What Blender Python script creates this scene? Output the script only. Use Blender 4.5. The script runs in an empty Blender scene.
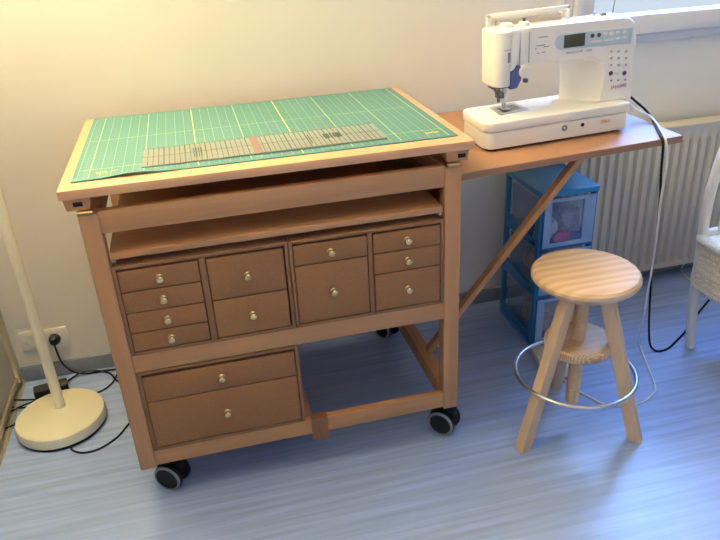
import bpy, bmesh, math, random
from mathutils import Vector, Matrix
random.seed(4)
PI = math.pi
S = bpy.context.scene
C = S.collection

# ------------------------------------------------------------------ materials
def new_mat(name):
    m = bpy.data.materials.new(name); m.use_nodes = True
    nt = m.node_tree
    return m, nt, nt.nodes['Principled BSDF']

def plain(name, col, rough=.5, metal=0, spec=.5, noise=0, nscale=40, bump=0, trans=0, alpha=1, ior=1.45):
    m, nt, b = new_mat(name)
    b.inputs['Base Color'].default_value = (*col, 1)
    b.inputs['Roughness'].default_value = rough
    b.inputs['Metallic'].default_value = metal
    b.inputs['Specular IOR Level'].default_value = spec
    b.inputs['Transmission Weight'].default_value = trans
    b.inputs['Alpha'].default_value = alpha
    b.inputs['IOR'].default_value = ior
    if noise or bump:
        tc = nt.nodes.new('ShaderNodeTexCoord')
        n = nt.nodes.new('ShaderNodeTexNoise'); n.inputs['Scale'].default_value = nscale
        n.inputs['Detail'].default_value = 5
        nt.links.new(tc.outputs['Object'], n.inputs['Vector'])
        if noise:
            r = nt.nodes.new('ShaderNodeValToRGB')
            r.color_ramp.elements[0].position = .3; r.color_ramp.elements[1].position = .7
            r.color_ramp.elements[0].color = (*[c*(1-noise) for c in col], 1)
            r.color_ramp.elements[1].color = (*[min(1, c*(1+noise)) for c in col], 1)
            nt.links.new(n.outputs['Fac'], r.inputs['Fac']); nt.links.new(r.outputs['Color'], b.inputs['Base Color'])
        if bump:
            bp = nt.nodes.new('ShaderNodeBump'); bp.inputs['Strength'].default_value = bump
            bp.inputs['Distance'].default_value = .002
            nt.links.new(n.outputs['Fac'], bp.inputs['Height']); nt.links.new(bp.outputs['Normal'], b.inputs['Normal'])
    return m

def wood(name, light, dark, axis, rough=.45, fine=60, along=3, strength=1.0, rings=0):
    m, nt, b = new_mat(name)
    tc = nt.nodes.new('ShaderNodeTexCoord'); mp = nt.nodes.new('ShaderNodeMapping')
    sc = [fine, fine, fine]; sc[axis] = along
    mp.inputs['Scale'].default_value = sc
    n = nt.nodes.new('ShaderNodeTexNoise'); n.inputs['Scale'].default_value = 1; n.inputs['Detail'].default_value = 6
    n.inputs['Roughness'].default_value = .6
    nt.links.new(tc.outputs['Object'], mp.inputs['Vector']); nt.links.new(mp.outputs['Vector'], n.inputs['Vector'])
    r = nt.nodes.new('ShaderNodeValToRGB')
    r.color_ramp.elements[0].position = .5-.25/strength; r.color_ramp.elements[1].position = .5+.25/strength
    r.color_ramp.elements[0].color = (*dark, 1); r.color_ramp.elements[1].color = (*light, 1)
    if rings:
        mp2 = nt.nodes.new('ShaderNodeMapping'); s2 = [rings]*3; s2[axis] = rings*.12
        mp2.inputs['Scale'].default_value = s2
        n2 = nt.nodes.new('ShaderNodeTexWave'); n2.inputs['Scale'].default_value = 1
        n2.bands_direction = 'Y' if axis != 1 else 'Z'
        n2.inputs['Distortion'].default_value = 7.0; n2.inputs['Detail'].default_value = 2
        n2.inputs['Detail Scale'].default_value = .6
        nt.links.new(tc.outputs['Object'], mp2.inputs['Vector']); nt.links.new(mp2.outputs['Vector'], n2.inputs['Vector'])
        mx = nt.nodes.new('ShaderNodeMath'); mx.operation = 'MULTIPLY_ADD'
        mx.inputs[1].default_value = .35
        nt.links.new(n2.outputs['Fac'], mx.inputs[0])
        m2 = nt.nodes.new('ShaderNodeMath'); m2.operation = 'MULTIPLY'; m2.inputs[1].default_value = .65
        nt.links.new(n.outputs['Fac'], m2.inputs[0]); nt.links.new(m2.outputs[0], mx.inputs[2])
        nt.links.new(mx.outputs[0], r.inputs['Fac'])
    else:
        nt.links.new(n.outputs['Fac'], r.inputs['Fac'])
    nt.links.new(r.outputs['Color'], b.inputs['Base Color'])
    b.inputs['Roughness'].default_value = rough
    return m

BL, BD = (.53, .275, .122), (.44, .215, .088)
M = {}
for i, a in enumerate('xyz'):
    M['beech_'+a] = wood('beech_'+a, BL, BD, i)
    M['pine_'+a] = wood('pine_'+a, (.74, .53, .33), (.60, .38, .20), i, .5, 40, 2.0, 1.1, 10)
M['pine_fine'] = wood('pine_fine', (.74, .53, .33), (.52, .30, .14), 0, .5, 45, 2.5, 1.6, 70)
M['pine_leg'] = wood('pine_leg', (.74, .53, .33), (.62, .42, .24), 2, .5, 50, 3)
M['leaf'] = wood('beech_laminate', (.36, .19, .105), (.31, .155, .08), 0, .55)
M['tray'] = wood('beech_tray_border', (.74, .42, .22), (.65, .345, .165), 0, .4)
M['board'] = wood('dark_beech_board', (.42, .21, .12), (.35, .17, .09), 0, .5)
M['fibre'] = plain('fibreboard', (.305, .140, .054), .7, noise=.14, nscale=420)
M['fibre_edge'] = plain('fibreboard_edge', (.25, .12, .055), .75, noise=.12, nscale=300)
M['hinge'] = plain('hinge_brass', (.42, .31, .14), .42, 1)
M['brass'] = plain('brass', (.80, .60, .28), .26, 1)
M['steel'] = plain('steel', (.62, .62, .6), .3, 1)
M['dsteel'] = plain('dark_steel', (.12, .12, .12), .35, .9)
M['black'] = plain('black_plastic', (.010, .010, .011), .55, 0, .3)
M['cord_black'] = plain('black_cord', (.008, .008, .008), .7, 0, .2)
M['grey'] = plain('grey_rubber', (.23, .25, .27), .6)
M['beige'] = plain('beige_plastic', (.58, .52, .44), .5)
M['white'] = plain('white_plastic', (.80, .77, .70), .35)
M['cord_white'] = plain('white_cord', (.74, .72, .67), .45)
M['cream'] = plain('cream_plastic', (.90, .86, .77), .3)
M['lampwhite'] = plain('cream_lacquer', (.88, .83, .60), .38)
M['tape'] = plain('packing_tape', (.27, .115, .045), .3, noise=.1, nscale=90)
M['yellow'] = plain('yellow_print', (.85, .75, .08), .6)
M['socket'] = plain('socket_white', (.8, .76, .64), .4)
M['radiator'] = plain('radiator_enamel', (.60, .53, .41), .4)
M['frame'] = plain('window_white', (.72, .70, .67), .4)
M['basebd'] = plain('baseboard_grey', (.24, .27, .31), .5, noise=.08, nscale=30)
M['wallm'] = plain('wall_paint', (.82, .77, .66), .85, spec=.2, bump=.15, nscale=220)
M['wallfar'] = plain('low_bounce_wall', (.42, .355, .26), .85, spec=.2)  # unseen walls, colour darkened and browned to cut bounced light
M['ceil'] = plain('ceiling_paint', (.86, .82, .74), .9, spec=.1, bump=.1, nscale=200)
M['panel'] = plain('sliding_panel', (.62, .60, .52), .35, noise=.03, nscale=8)
M['track'] = plain('champagne_metal', (.62, .54, .40), .35, .7)
M['wicker'] = plain('white_wicker', (.74, .67, .55), .65, noise=.2, nscale=150)
M['chairpaint'] = plain('white_paint', (.78, .73, .64), .4)
M['blue'] = plain('blue_plastic', (.012, .16, .42), .3, noise=.05, nscale=20)
M['bluelid'] = plain('blue_lid', (.03, .27, .52), .25)
M['lcd'] = plain('lcd', (.075, .075, .045), .25)
M['lightblue'] = plain('pale_blue_panel', (.56, .64, .68), .35)
M['bluegrey'] = plain('blue_recess', (.10, .13, .30), .35)
M['printgrey'] = plain('print_grey', (.30, .29, .28), .6)
M['red'] = plain('print_red', (.55, .06, .06), .5)
M['darkbtn'] = plain('dark_button', (.10, .06, .10), .4)
M['pink'] = plain('pink_fabric', (.80, .10, .32), .85, noise=.2, nscale=60)
M['mauve'] = plain('mauve_fabric', (.50, .38, .48), .9, noise=.3, nscale=50)
M['offw'] = plain('offwhite_fabric', (.85, .83, .80), .9, noise=.15, nscale=60)
M['tan'] = plain('tan_fabric', (.62, .45, .32), .9, noise=.3, nscale=50)

# translucent drawer plastic: frosted, mostly see-through
def frosted(name, col, mixf):
    m = bpy.data.materials.new(name); m.use_nodes = True; nt = m.node_tree; nt.nodes.clear()
    out = nt.nodes.new('ShaderNodeOutputMaterial'); mx = nt.nodes.new('ShaderNodeMixShader')
    tr = nt.nodes.new('ShaderNodeBsdfTransparent'); tr.inputs[0].default_value = (.86, .9, .95, 1)
    pr = nt.nodes.new('ShaderNodeBsdfPrincipled'); pr.inputs['Base Color'].default_value = (*col, 1)
    pr.inputs['Roughness'].default_value = .3
    mx.inputs[0].default_value = mixf
    nt.links.new(tr.outputs[0], mx.inputs[1]); nt.links.new(pr.outputs[0], mx.inputs[2]); nt.links.new(mx.outputs[0], out.inputs[0])
    return m
M['frost'] = frosted('frosted_drawer', (.62, .74, .90), .30)
M['clearbox'] = frosted('clear_drawer', (.62, .76, .92), .13)
M['rim'] = frosted('drawer_rim', (.36, .56, .84), .72)
M['bluetrans'] = frosted('blue_translucent', (.015, .14, .36), .80)
M['rulerclear'] = frosted('clear_acrylic', (.50, .50, .42), .55)
M['rulerline'] = plain('ruler_print', (.035, .06, .045), .6)
M['rulerpink'] = frosted('ruler_pink', (.75, .42, .36), .35)

def glass_mat():
    m = bpy.data.materials.new('window_glass'); m.use_nodes = True; nt = m.node_tree; nt.nodes.clear()
    out = nt.nodes.new('ShaderNodeOutputMaterial'); mx = nt.nodes.new('ShaderNodeMixShader')
    tr = nt.nodes.new('ShaderNodeBsdfTransparent'); tr.inputs[0].default_value = (.95, .97, 1, 1)
    gl = nt.nodes.new('ShaderNodeBsdfGlossy'); gl.inputs['Roughness'].default_value = .02
    mx.inputs[0].default_value = .05
    nt.links.new(tr.outputs[0], mx.inputs[1]); nt.links.new(gl.outputs[0], mx.inputs[2]); nt.links.new(mx.outputs[0], out.inputs[0])
    return m
M['glass'] = glass_mat()

def floor_mat():
    m, nt, b = new_mat('grey_blue_laminate')
    L = nt.links.new
    tc = nt.nodes.new('ShaderNodeTexCoord')
    br = nt.nodes.new('ShaderNodeTexBrick')
    br.inputs['Scale'].default_value = 1; br.inputs['Brick Width'].default_value = 1.28; br.inputs['Row Height'].default_value = .192
    br.inputs['Mortar Size'].default_value = .0007; br.inputs['Mortar Smooth'].default_value = .3
    br.offset = .37; br.inputs['Bias'].default_value = 0
    br.inputs['Color1'].default_value = (.31, .415, .69, 1); br.inputs['Color2'].default_value = (.335, .44, .72, 1)
    br.inputs['Mortar'].default_value = (.315, .40, .66, 1)
    mp0 = nt.nodes.new('ShaderNodeMapping'); mp0.inputs['Location'].default_value = (.31, .085, 0)
    L(tc.outputs['Object'], mp0.inputs['Vector']); L(mp0.outputs['Vector'], br.inputs['Vector'])
    mp = nt.nodes.new('ShaderNodeMapping'); mp.inputs['Scale'].default_value = (2.2, 55, 1)
    n = nt.nodes.new('ShaderNodeTexNoise'); n.inputs['Scale'].default_value = 1; n.inputs['Detail'].default_value = 6
    L(tc.outputs['Object'], mp.inputs['Vector']); L(mp.outputs['Vector'], n.inputs['Vector'])
    r = nt.nodes.new('ShaderNodeValToRGB')
    r.color_ramp.elements[0].position = .3; r.color_ramp.elements[1].position = .72
    r.color_ramp.elements[0].color = (.79, .795, .805, 1); r.color_ramp.elements[1].color = (1.18, 1.17, 1.155, 1)
    L(n.outputs['Fac'], r.inputs['Fac'])
    mx = nt.nodes.new('ShaderNodeMix'); mx.data_type = 'RGBA'; mx.blend_type = 'MULTIPLY'; mx.inputs['Factor'].default_value = 1
    L(br.outputs['Color'], mx.inputs['A']); L(r.outputs['Color'], mx.inputs['B'])
    L(mx.outputs['Result'], b.inputs['Base Color'])
    b.inputs['Roughness'].default_value = .30
    b.inputs['Specular IOR Level'].default_value = .5
    bp = nt.nodes.new('ShaderNodeBump'); bp.inputs['Strength'].default_value = .12; bp.inputs['Distance'].default_value = .001
    L(n.outputs['Fac'], bp.inputs['Height']); L(bp.outputs['Normal'], b.inputs['Normal'])
    return m
M['floor'] = floor_mat()
def opal():
    m = bpy.data.materials.new('opal_glass'); m.use_nodes = True; nt = m.node_tree; nt.nodes.clear()
    out = nt.nodes.new('ShaderNodeOutputMaterial'); mx = nt.nodes.new('ShaderNodeMixShader')
    a = nt.nodes.new('ShaderNodeBsdfTranslucent'); a.inputs[0].default_value = (.95, .9, .8, 1)
    b = nt.nodes.new('ShaderNodeBsdfDiffuse'); b.inputs[0].default_value = (.9, .86, .78, 1)
    mx.inputs[0].default_value = .15
    nt.links.new(a.outputs[0], mx.inputs[1]); nt.links.new(b.outputs[0], mx.inputs[2]); nt.links.new(mx.outputs[0], out.inputs[0])
    return m
M['opal'] = opal()

def mat_grid():
    # cutting mat print; local coordinates, origin at the mat's front-left corner
    m, nt, b = new_mat('cutting_mat_print'); L = nt.links.new
    tc = nt.nodes.new('ShaderNodeTexCoord'); sp = nt.nodes.new('ShaderNodeSeparateXYZ')
    L(tc.outputs['Object'], sp.inputs[0])
    def math_(op, a, bb=None, c=None):
        k = nt.nodes.new('ShaderNodeMath'); k.operation = op
        for i, v in enumerate((a, bb, c)):
            if v is None: continue
            if isinstance(v, (int, float)): k.inputs[i].default_value = v
            else: L(v, k.inputs[i])
        return k.outputs[0]
    def lines(coord, off, step, half):
        t = math_('DIVIDE', math_('SUBTRACT', coord, off), step)
        d = math_('ABSOLUTE', math_('SUBTRACT', t, math_('ROUND', t)))
        return math_('LESS_THAN', d, half/step)
    x, y = sp.outputs['X'], sp.outputs['Y']
    majx = lines(x, .0357, .1228, .0011); majy = lines(y, .077, .2560, .0009)
    minx = lines(x, .0357, .02456, .0006); miny = lines(y, .075, .0255, .0005)
    finx = lines(x, .0357, .01228, .0004)
    bold = math_('LESS_THAN', math_('ABSOLUTE', math_('SUBTRACT', x, .527)), .0016)
    bold2 = math_('LESS_THAN', math_('ABSOLUTE', math_('SUBTRACT', x, .0357+.2456)), .0014)
    inx = math_('MULTIPLY', math_('GREATER_THAN', x, .0105), math_('LESS_THAN', x, .902))
    iny = math_('MULTIPLY', math_('GREATER_THAN', y, .012), math_('LESS_THAN', y, .582))
    inside = math_('MULTIPLY', inx, iny)
    def mixc(fac, a, col):
        k = nt.nodes.new('ShaderNodeMix'); k.data_type = 'RGBA'
        L(fac, k.inputs['Factor'])
        if isinstance(a, tuple): k.inputs['A'].default_value = (*a, 1)
        else: L(a, k.inputs['A'])
        k.inputs['B'].default_value = (*col, 1)
        return k.outputs['Result']
    base = (.05, .17, .165)
    c = mixc(math_('MULTIPLY', math_('MULTIPLY', finx, inside), .30), base, (.35, .52, .25))
    c = mixc(math_('MULTIPLY', math_('MULTIPLY', miny, inside), .35), c, (.35, .52, .25))
    c = mixc(math_('MULTIPLY', math_('MULTIPLY', minx, inside), .55), c, (.50, .62, .25))
    c = mixc(math_('MULTIPLY', math_('MAXIMUM', majx, majy), math_('MULTIPLY', inside, .75)), c, (.62, .68, .25))
    c = mixc(math_('MULTIPLY', math_('MAXIMUM', bold, bold2), inside), c, (.78, .72, .10))
    L(c, b.inputs['Base Color']); b.inputs['Roughness'].default_value = .42
    return m
M['mat'] = mat_grid()

# ------------------------------------------------------------------ mesh helpers
class MB:
    def __init__(s): s.bm = bmesh.new()
    def _add(s, t, Mx=None):
        if Mx is not None: t.transform(Mx)
        me = bpy.data.meshes.new('t'); t.to_mesh(me); t.free(); s.bm.from_mesh(me); bpy.data.meshes.remove(me)
        return s
    def box(s, x0, x1, y0, y1, z0, z1, bev=.0015, seg=2, Mx=None):
        t = bmesh.new(); bmesh.ops.create_cube(t, size=1)
        for v in t.verts:
            v.co = Vector(((x0+x1)/2+v.co.x*(x1-x0), (y0+y1)/2+v.co.y*(y1-y0), (z0+z1)/2+v.co.z*(z1-z0)))
        if bev: bmesh.ops.bevel(t, geom=t.edges[:], offset=bev, segments=seg, affect='EDGES', profile=.5)
        return s._add(t, Mx)
    def loft(s, rings, cap=True, closed_ring=True, Mx=None, bev=0):
        t = bmesh.new(); R = [[t.verts.new(p) for p in r] for r in rings]
        n = len(R[0])
        for a, b in zip(R, R[1:]):
            for i in range(n if closed_ring else n-1):
                t.faces.new((a[i], a[(i+1) % n], b[(i+1) % n], b[i]))
        if cap: t.faces.new(R[0][::-1]); t.faces.new(R[-1])
        bmesh.ops.recalc_face_normals(t, faces=t.faces[:])
        if bev:
            es = [e for e in t.edges if len(e.link_faces) == 2 and e.calc_face_angle(0) > .6]
            bmesh.ops.bevel(t, geom=es, offset=bev, segments=3, affect='EDGES', profile=.5)
        return s._add(t, Mx)
    def prism(s, poly, axis, a, b, bev=0, Mx=None):
        def P(p, d):
            if axis == 'z': return (p[0], p[1], d)
            if axis == 'y': return (p[0], d, p[1])
            return (d, p[0], p[1])
        return s.loft([[P(p, a) for p in poly], [P(p, b) for p in poly]], Mx=Mx, bev=bev)
    def lathe(s, prof, c=(0, 0, 0), seg=40, Mx=None):
        rings = []
        t = bmesh.new()
        cols = []
        for r, z in prof:
            if r < 1e-6: cols.append([t.verts.new((c[0], c[1], c[2]+z))])
            else: cols.append([t.verts.new((c[0]+r*math.cos(2*PI*i/seg), c[1]+r*math.sin(2*PI*i/seg), c[2]+z)) for i in range(seg)])
        for a, b in zip(cols, cols[1:]):
            for i in range(seg):
                j = (i+1) % seg
                if len(a) == 1 and len(b) == 1: break
                if len(a) == 1: t.faces.new((a[0], b[i], b[j]))
                elif len(b) == 1: t.faces.new((a[i], a[j], b[0]))
                else: t.faces.new((a[i], a[j], b[j], b[i]))
        bmesh.ops.recalc_face_normals(t, faces=t.faces[:])
        return s._add(t, Mx)
    def tube(s, pts, r, seg=10, closed=False, smooth=True, radii=None):
        P = [Vector(p) for p in pts]
        if smooth and len(P) > 2:
            Q = []; n = len(P)
            rng = range(n if closed else n-1)
            for i in rng:
                p1, p2 = P[i], P[(i+1) % n]
                p0 = P[(i-1) % n] if closed or i > 0 else p1*2-p2
                p3 = P[(i+2) % n] if closed or i < n-2 else p2*2-p1
                for k in range(8):
                    u = k/8
                    Q.append(.5*((2*p1)+(p2-p0)*u+(2*p0-5*p1+4*p2-p3)*u*u+(3*p1-p0-3*p2+p3)*u**3))
            if not closed: Q.append(P[-1])
            P = Q
        n = len(P); rings = []
        prev = None
        for i, p in enumerate(P):
            a = P[i-1] if (i > 0 or closed) else p
            b = P[(i+1) % n] if (i < n-1 or closed) else p
            d = (b-a).normalized()
            if prev is None:
                u = d.orthogonal().normalized()
            else:
                u = (prev-d*prev.dot(d)).normalized()
            prev = u; w = d.cross(u)
            rr = r if radii is None else radii[0]+(radii[1]-radii[0])*i/(n-1)
            rings.append([p+rr*(math.cos(2*PI*k/seg)*u+math.sin(2*PI*k/seg)*w) for k in range(seg)])
        if closed: rings.append(rings[0])
        s.loft(rings, cap=not closed)
        if closed: bmesh.ops.remove_doubles(s.bm, verts=s.bm.verts[:], dist=1e-6)
        return s
    def bar(s, p0, p1, w, h, up=(0, 0, 1), bev=.0015):
        p0, p1 = Vector(p0), Vector(p1); d = p1-p0; l = d.length; z = d.normalized()
        x = Vector(up).cross(z).normalized(); y = z.cross(x)
        Mx = Matrix((x, y, z)).transposed().to_4x4(); Mx.translation = p0
        return s.box(-w/2, w/2, -h/2, h/2, 0, l, bev, 2, Mx)
    def ball(s, c, r, seg=20, sx=1, sy=1, sz=1):
        t = bmesh.new(); bmesh.ops.create_uvsphere(t, u_segments=seg, v_segments=seg//2+2, radius=r)
        for v in t.verts: v.co = Vector((v.co.x*sx+c[0], v.co.y*sy+c[1], v.co.z*sz+c[2]))
        return s._add(t)
    def build(s, name, mat, parent=None, smooth=38):
        bmesh.ops.recalc_face_normals(s.bm, faces=s.bm.faces[:])
        me = bpy.data.meshes.new(name); s.bm.to_mesh(me); s.bm.free()
        for p in me.polygons: p.use_smooth = True
        me.set_sharp_from_angle(angle=math.radians(smooth))
        if mat is not None: me.materials.append(M[mat] if isinstance(mat, str) else mat)
        o = bpy.data.objects.new(name, me); C.objects.link(o)
        if parent is not None: o.parent = parent
        return o

def thing(name, label, cat, loc=(0, 0, 0), rot=(0, 0, 0), group=None):
    o = bpy.data.objects.new(name, None); o.empty_display_size = .05; C.objects.link(o)
    o.location = loc; o.rotation_euler = rot; o['label'] = label; o['category'] = cat
    if group: o['group'] = group
    return o
def tag(o, label, cat, group=None):
    o['label'] = label; o['category'] = cat
    if group: o['group'] = group
    return o
def struct(o): o['kind'] = 'structure'; return o
def rrect(x0, x1, y0, y1, r, n=5):
    rs = r if isinstance(r, (tuple, list)) else (r,)*4   # corners: x0y0, x1y0, x1y1, x0y1
    out = []
    for (cx, cy, a0, rr) in ((x0, y0, PI, rs[0]), (x1, y0, 1.5*PI, rs[1]), (x1, y1, 0, rs[2]), (x0, y1, .5*PI, rs[3])):
        ccx = cx+rr if cx == x0 else cx-rr; ccy = cy+rr if cy == y0 else cy-rr
        for k in range(n+1):
            a = a0+.5*PI*k/n; out.append((ccx+rr*math.cos(a), ccy+rr*math.sin(a)))
    return out
def text_obj(name, body, size, mat, parent, Mx, spacing=1.0):
    cu = bpy.data.curves.new('txt', 'FONT'); cu.body = body; cu.size = size; cu.extrude = .0003; cu.space_character = spacing
    cu.align_x = 'CENTER'; cu.align_y = 'CENTER'; cu.resolution_u = 2
    to = bpy.data.objects.new('txt', cu); C.objects.link(to)
    dg = bpy.context.evaluated_depsgraph_get()
    me = bpy.data.meshes.new_from_object(to.evaluated_get(dg))
    bpy.data.objects.remove(to); me.transform(Mx); me.name = name
    me.materials.clear(); me.materials.append(M[mat])
    o = bpy.data.objects.new(name, me); C.objects.link(o); o.parent = parent
    return o

# ------------------------------------------------------------------ room
WY = .732; XL = -.411; XR = 3.5; YF = -3.4; ZC = 2.5
fl = MB().box(XL-.2, XR+.2, YF-.2, WY+.2, -.1, 0, 0).build('floor', 'floor'); struct(fl)
struct(MB().box(XL-.2, XR+.2, YF-.2, WY+.2, ZC, ZC+.1, 0).build('ceiling', 'ceil'))
WX0, WX1, WZ0, WZ1 = 1.59, 2.85, .985, 2.15
w = MB()
w.box(XL-.2, WX0, WY, WY+.2, 0, ZC, 0).box(WX1, XR+.2, WY, WY+.2, 0, ZC, 0)
w.box(WX0, WX1, WY, WY+.2, 0, WZ0, 0).box(WX0, WX1, WY, WY+.2, WZ1, ZC, 0)
struct(w.build('wall_back', 'wallm'))
struct(MB().box(XL-.2, XL-.045, YF-.2, WY, 0, ZC, 0).build('wall_left', 'wallm'))
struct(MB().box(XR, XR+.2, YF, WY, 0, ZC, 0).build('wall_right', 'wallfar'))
VX0, VX1, VZ0, VZ1 = .1, 2.3, .85, 2.15      # second window, added unseen behind the camera for cool fill light
w = MB()
w.box(XL-.2, VX0, YF-.2, YF, 0, ZC, 0).box(VX1, XR+.2, YF-.2, YF, 0, ZC, 0)
w.box(VX0, VX1, YF-.2, YF, 0, VZ0, 0).box(VX0, VX1, YF-.2, YF, VZ1, ZC, 0)
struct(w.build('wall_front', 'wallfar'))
struct(MB().box(XL-.006, 3.5, WY-.011, WY, 0, .058, .002).build('baseboard_back', 'basebd'))

# window on the back wall: outer frame, sash, glass
win = thing('window_1', 'white framed window over the radiator', 'window'); struct(win)
f = MB()
f.box(WX0-.025, WX0+.012, WY-.024, WY+.06, WZ0-.022, WZ1+.025).box(WX1-.012, WX1+.025, WY-.018, WY+.06, WZ0-.022, WZ1+.025)
f.box(WX0, WX1, WY-.018, WY+.06, WZ0-.022, WZ0+.006).box(WX0, WX1, WY-.018, WY+.06, WZ1-.012, WZ1+.025)
f.build('window_frame', 'frame', win)
sx0, sx1, sz0, sz1 = WX0+.014, WX1-.014, WZ0+.008, WZ1-.014
f = MB(); b_ = .068; bz = .066
f.box(sx0, sx0+b_, WY-.042, WY+.03, sz0, sz1, .006).box(sx1-b_, sx1, WY-.042, WY+.03, sz0, sz1, .006)
f.box(sx0+b_, sx1-b_, WY-.042, WY+.03, sz0, sz0+bz, .006).box(sx0+b_, sx1-b_, WY-.03, WY+.03, sz1-bz, sz1, .006)
f.build('window_sash', 'frame', win)
MB().box(sx0+b_-.004, sx1-b_+.004, WY-.004, WY+.004, sz0+bz-.004, sz1-bz+.004, 0).build('window_pane', 'glass', win)

w2 = thing('added_fill_window', 'white framed window added in the unseen opposite wall for fill light', 'window'); struct(w2)
f = MB()
f.box(VX0, VX0+.07, YF-.06, YF+.02, VZ0, VZ1).box(VX1-.07, VX1, YF-.06, YF+.02, VZ0, VZ1)
f.box(VX0+.07, VX1-.07, YF-.06, YF+.02, VZ0, VZ0+.07).box(VX0+.07, VX1-.07, YF-.06, YF+.02, VZ1-.07, VZ1)
f.build('window_frame', 'frame', w2)
MB().box(VX0+.066, VX1-.066, YF-.018, YF-.01, VZ0+.066, VZ1-.066, 0).build('window_pane', 'glass', w2)

# sliding wardrobe panel along the left wall
dr = thing('door_1', 'grey sliding panel with a pale metal edge on the left wall', 'door'); struct(dr)
MB().box(XL-.030, XL-.018, -2.3, WY-.045, .02, 2.3, .001).build('door_panel', 'panel', dr)
MB().box(XL-.030, XL-.006, WY-.045, WY-.012, .02, 2.3, .002).build('door_stile', 'track', dr)
MB().box(XL-.036, XL-.010, -2.3, WY-.045, .02, .045, .002).build('door_rail', 'track', dr)
t_ = MB().box(XL-.045, XL+.002, -2.3, WY-.012, 0, .006, .001).box(XL-.040, XL-.037, -2.3, WY-.012, .006, .016, 0).box(XL-.005, XL-.001, -2.3, WY-.012, .006, .014, 0)
struct(t_.build('trim_1', 'track'))

# ------------------------------------------------------------------ radiator
RX0, RX1, RY0, RY1, RZ0, RZ1 = 1.575, 2.78, .628, .70, .074, .66
rad = thing('radiator', 'white ribbed panel radiator on the wall under the window', 'radiator', (RX0, RY0, RZ0))
o = lambda x, y, z: (x-RX0, y-RY0, z-RZ0)
L_ = RX1-RX0; H_ = RZ1-RZ0
# ribbed front sheet
pitch = .0385; n = int((L_-.03)/pitch); prof = []
for i in range(n):
    x = .015+i*pitch
    prof += [(x, .014), (x+.008, .014), (x+.013, 0), (x+.030, 0), (x+.035, .014)]
prof += [(L_-.015, .014)]
fm = bmesh.new()
zs = [.0, .022, .034, H_-.062, H_-.05, H_-.012, H_]
grid = []
for zi, z in enumerate(zs):
    row = []
    for (x, y) in prof:
        yy = y if 2 <= zi <= 3 else .005 if zi in (1, 4) else .004
        row.append(fm.verts.new((x, yy, z)))
    grid.append(row)
for a, b in zip(grid, grid[1:]):
    for i in range(len(a)-1): fm.faces.new((a[i], a[i+1], b[i+1], b[i]))
k = MB(); k._add(fm); k.build('front_panel', 'radiator', rad, 50)
MB().box(.0, L_, .016, .034, .004, H_-.006, .003).build('back_panel', 'radiator', rad)
k = MB().box(0, L_, .0, RY1-RY0, H_-.004, H_+.006, .003)
k.build('top_cover', 'radiator', rad)
MB().box(0, .014, .0, RY1-RY0, .01, H_-.004, .003).build('side_cover', 'radiator', rad)
MB().box(L_-.014, L_, .0, RY1-RY0, .01, H_-.004, .003).build('side_cover', 'radiator', rad)
for xx in (.2, L_-.2):
    MB().box(xx, xx+.03, .03, WY-RY0-.001, .08, H_-.08, .001).build('wall_bracket', 'radiator', rad)

# ------------------------------------------------------------------ sewing cart
cart = thing('sewing_cart', 'beech wood sewing cart on black casters with a fold-out side leaf', 'cart')
lx0, lx1, lw, zb, zt, dep = .024, .925, .0426, .112, .848, .62
CY0 = 0.0; BY0 = dep-.042; 
def leg(x0, y0):
    g = MB().box(x0, x0+lw, y0, y0+.042, zb, zt, .002).build('leg', 'beech_z', cart)
    return g
legs = [leg(lx0, 0), leg(lx1-lw, 0), leg(lx0, BY0), leg(lx1-lw, BY0)]
xa, xb = lx0+lw, lx1-lw
for nm, za, zc in (('top_rail', .797, .851), ('middle_rail', .417, .467), ('lower_rail', .117, .1648)):
    MB().box(xa, xb, .004, .026, za, zc, .0015).build(nm, 'beech_x', cart)
for nm, za, zc in (('middle_rail', .417, .467), ('lower_rail', .117, .1648)):
    MB().box(xa, xb, BY0+.012, BY0+.034, za, zc, .0015).build(nm, 'beech_x', cart)
for x0 in (lx0+.004, lx1-lw+.0):
    for za, zc in ((.800, .846), (.417, .467), (.125, .176)):
        MB().box(x0, x0+.036, .042, BY0, za, zc, .0015).build('side_rail', 'beech_y', cart)
MB().box(xa-.02, lx1+.02, dep+.0005, dep+.0145, .70, .886, .0015).build('back_board', 'board', cart)
MB().box(lx1-.008, lx1+.002, .044, dep, .62, .866, .001).build('side_board', 'board', cart)
MB().box(lx0+.041, lx1-lw-.001, .027, BY0+.011, .455, .4665, .001).build('middle_shelf', 'board', cart)
# lower shelf that carries the low cabinet
MB().box(lx0+.041, .50, .027, BY0+.011, .152, .1650, .001).build('lower_shelf', 'board', cart)
# pull-out shelf below the top rail
sh = MB().box(xa+.003, xb-.003, .006, BY0+.006, .729, .746, .0015).build('pull_out_shelf', 'beech_x', cart)
MB().box(xa, xa+.012, .03, BY0, .714, .7285, .001).build('shelf_runner', 'beech_y', cart)
MB().box(xb-.012, xb, .03, BY0, .714, .7285, .001).build('shelf_runner', 'beech_y', cart)
MB().box(xa-.002, xa+.014, .012, .030, .719, .7285, .001).build('shelf_pin', 'brass', cart)
MB().box(xb-.012, xb+.002, .012, .030, .719, .7285, .001).build('shelf_pin', 'brass', cart)
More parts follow.
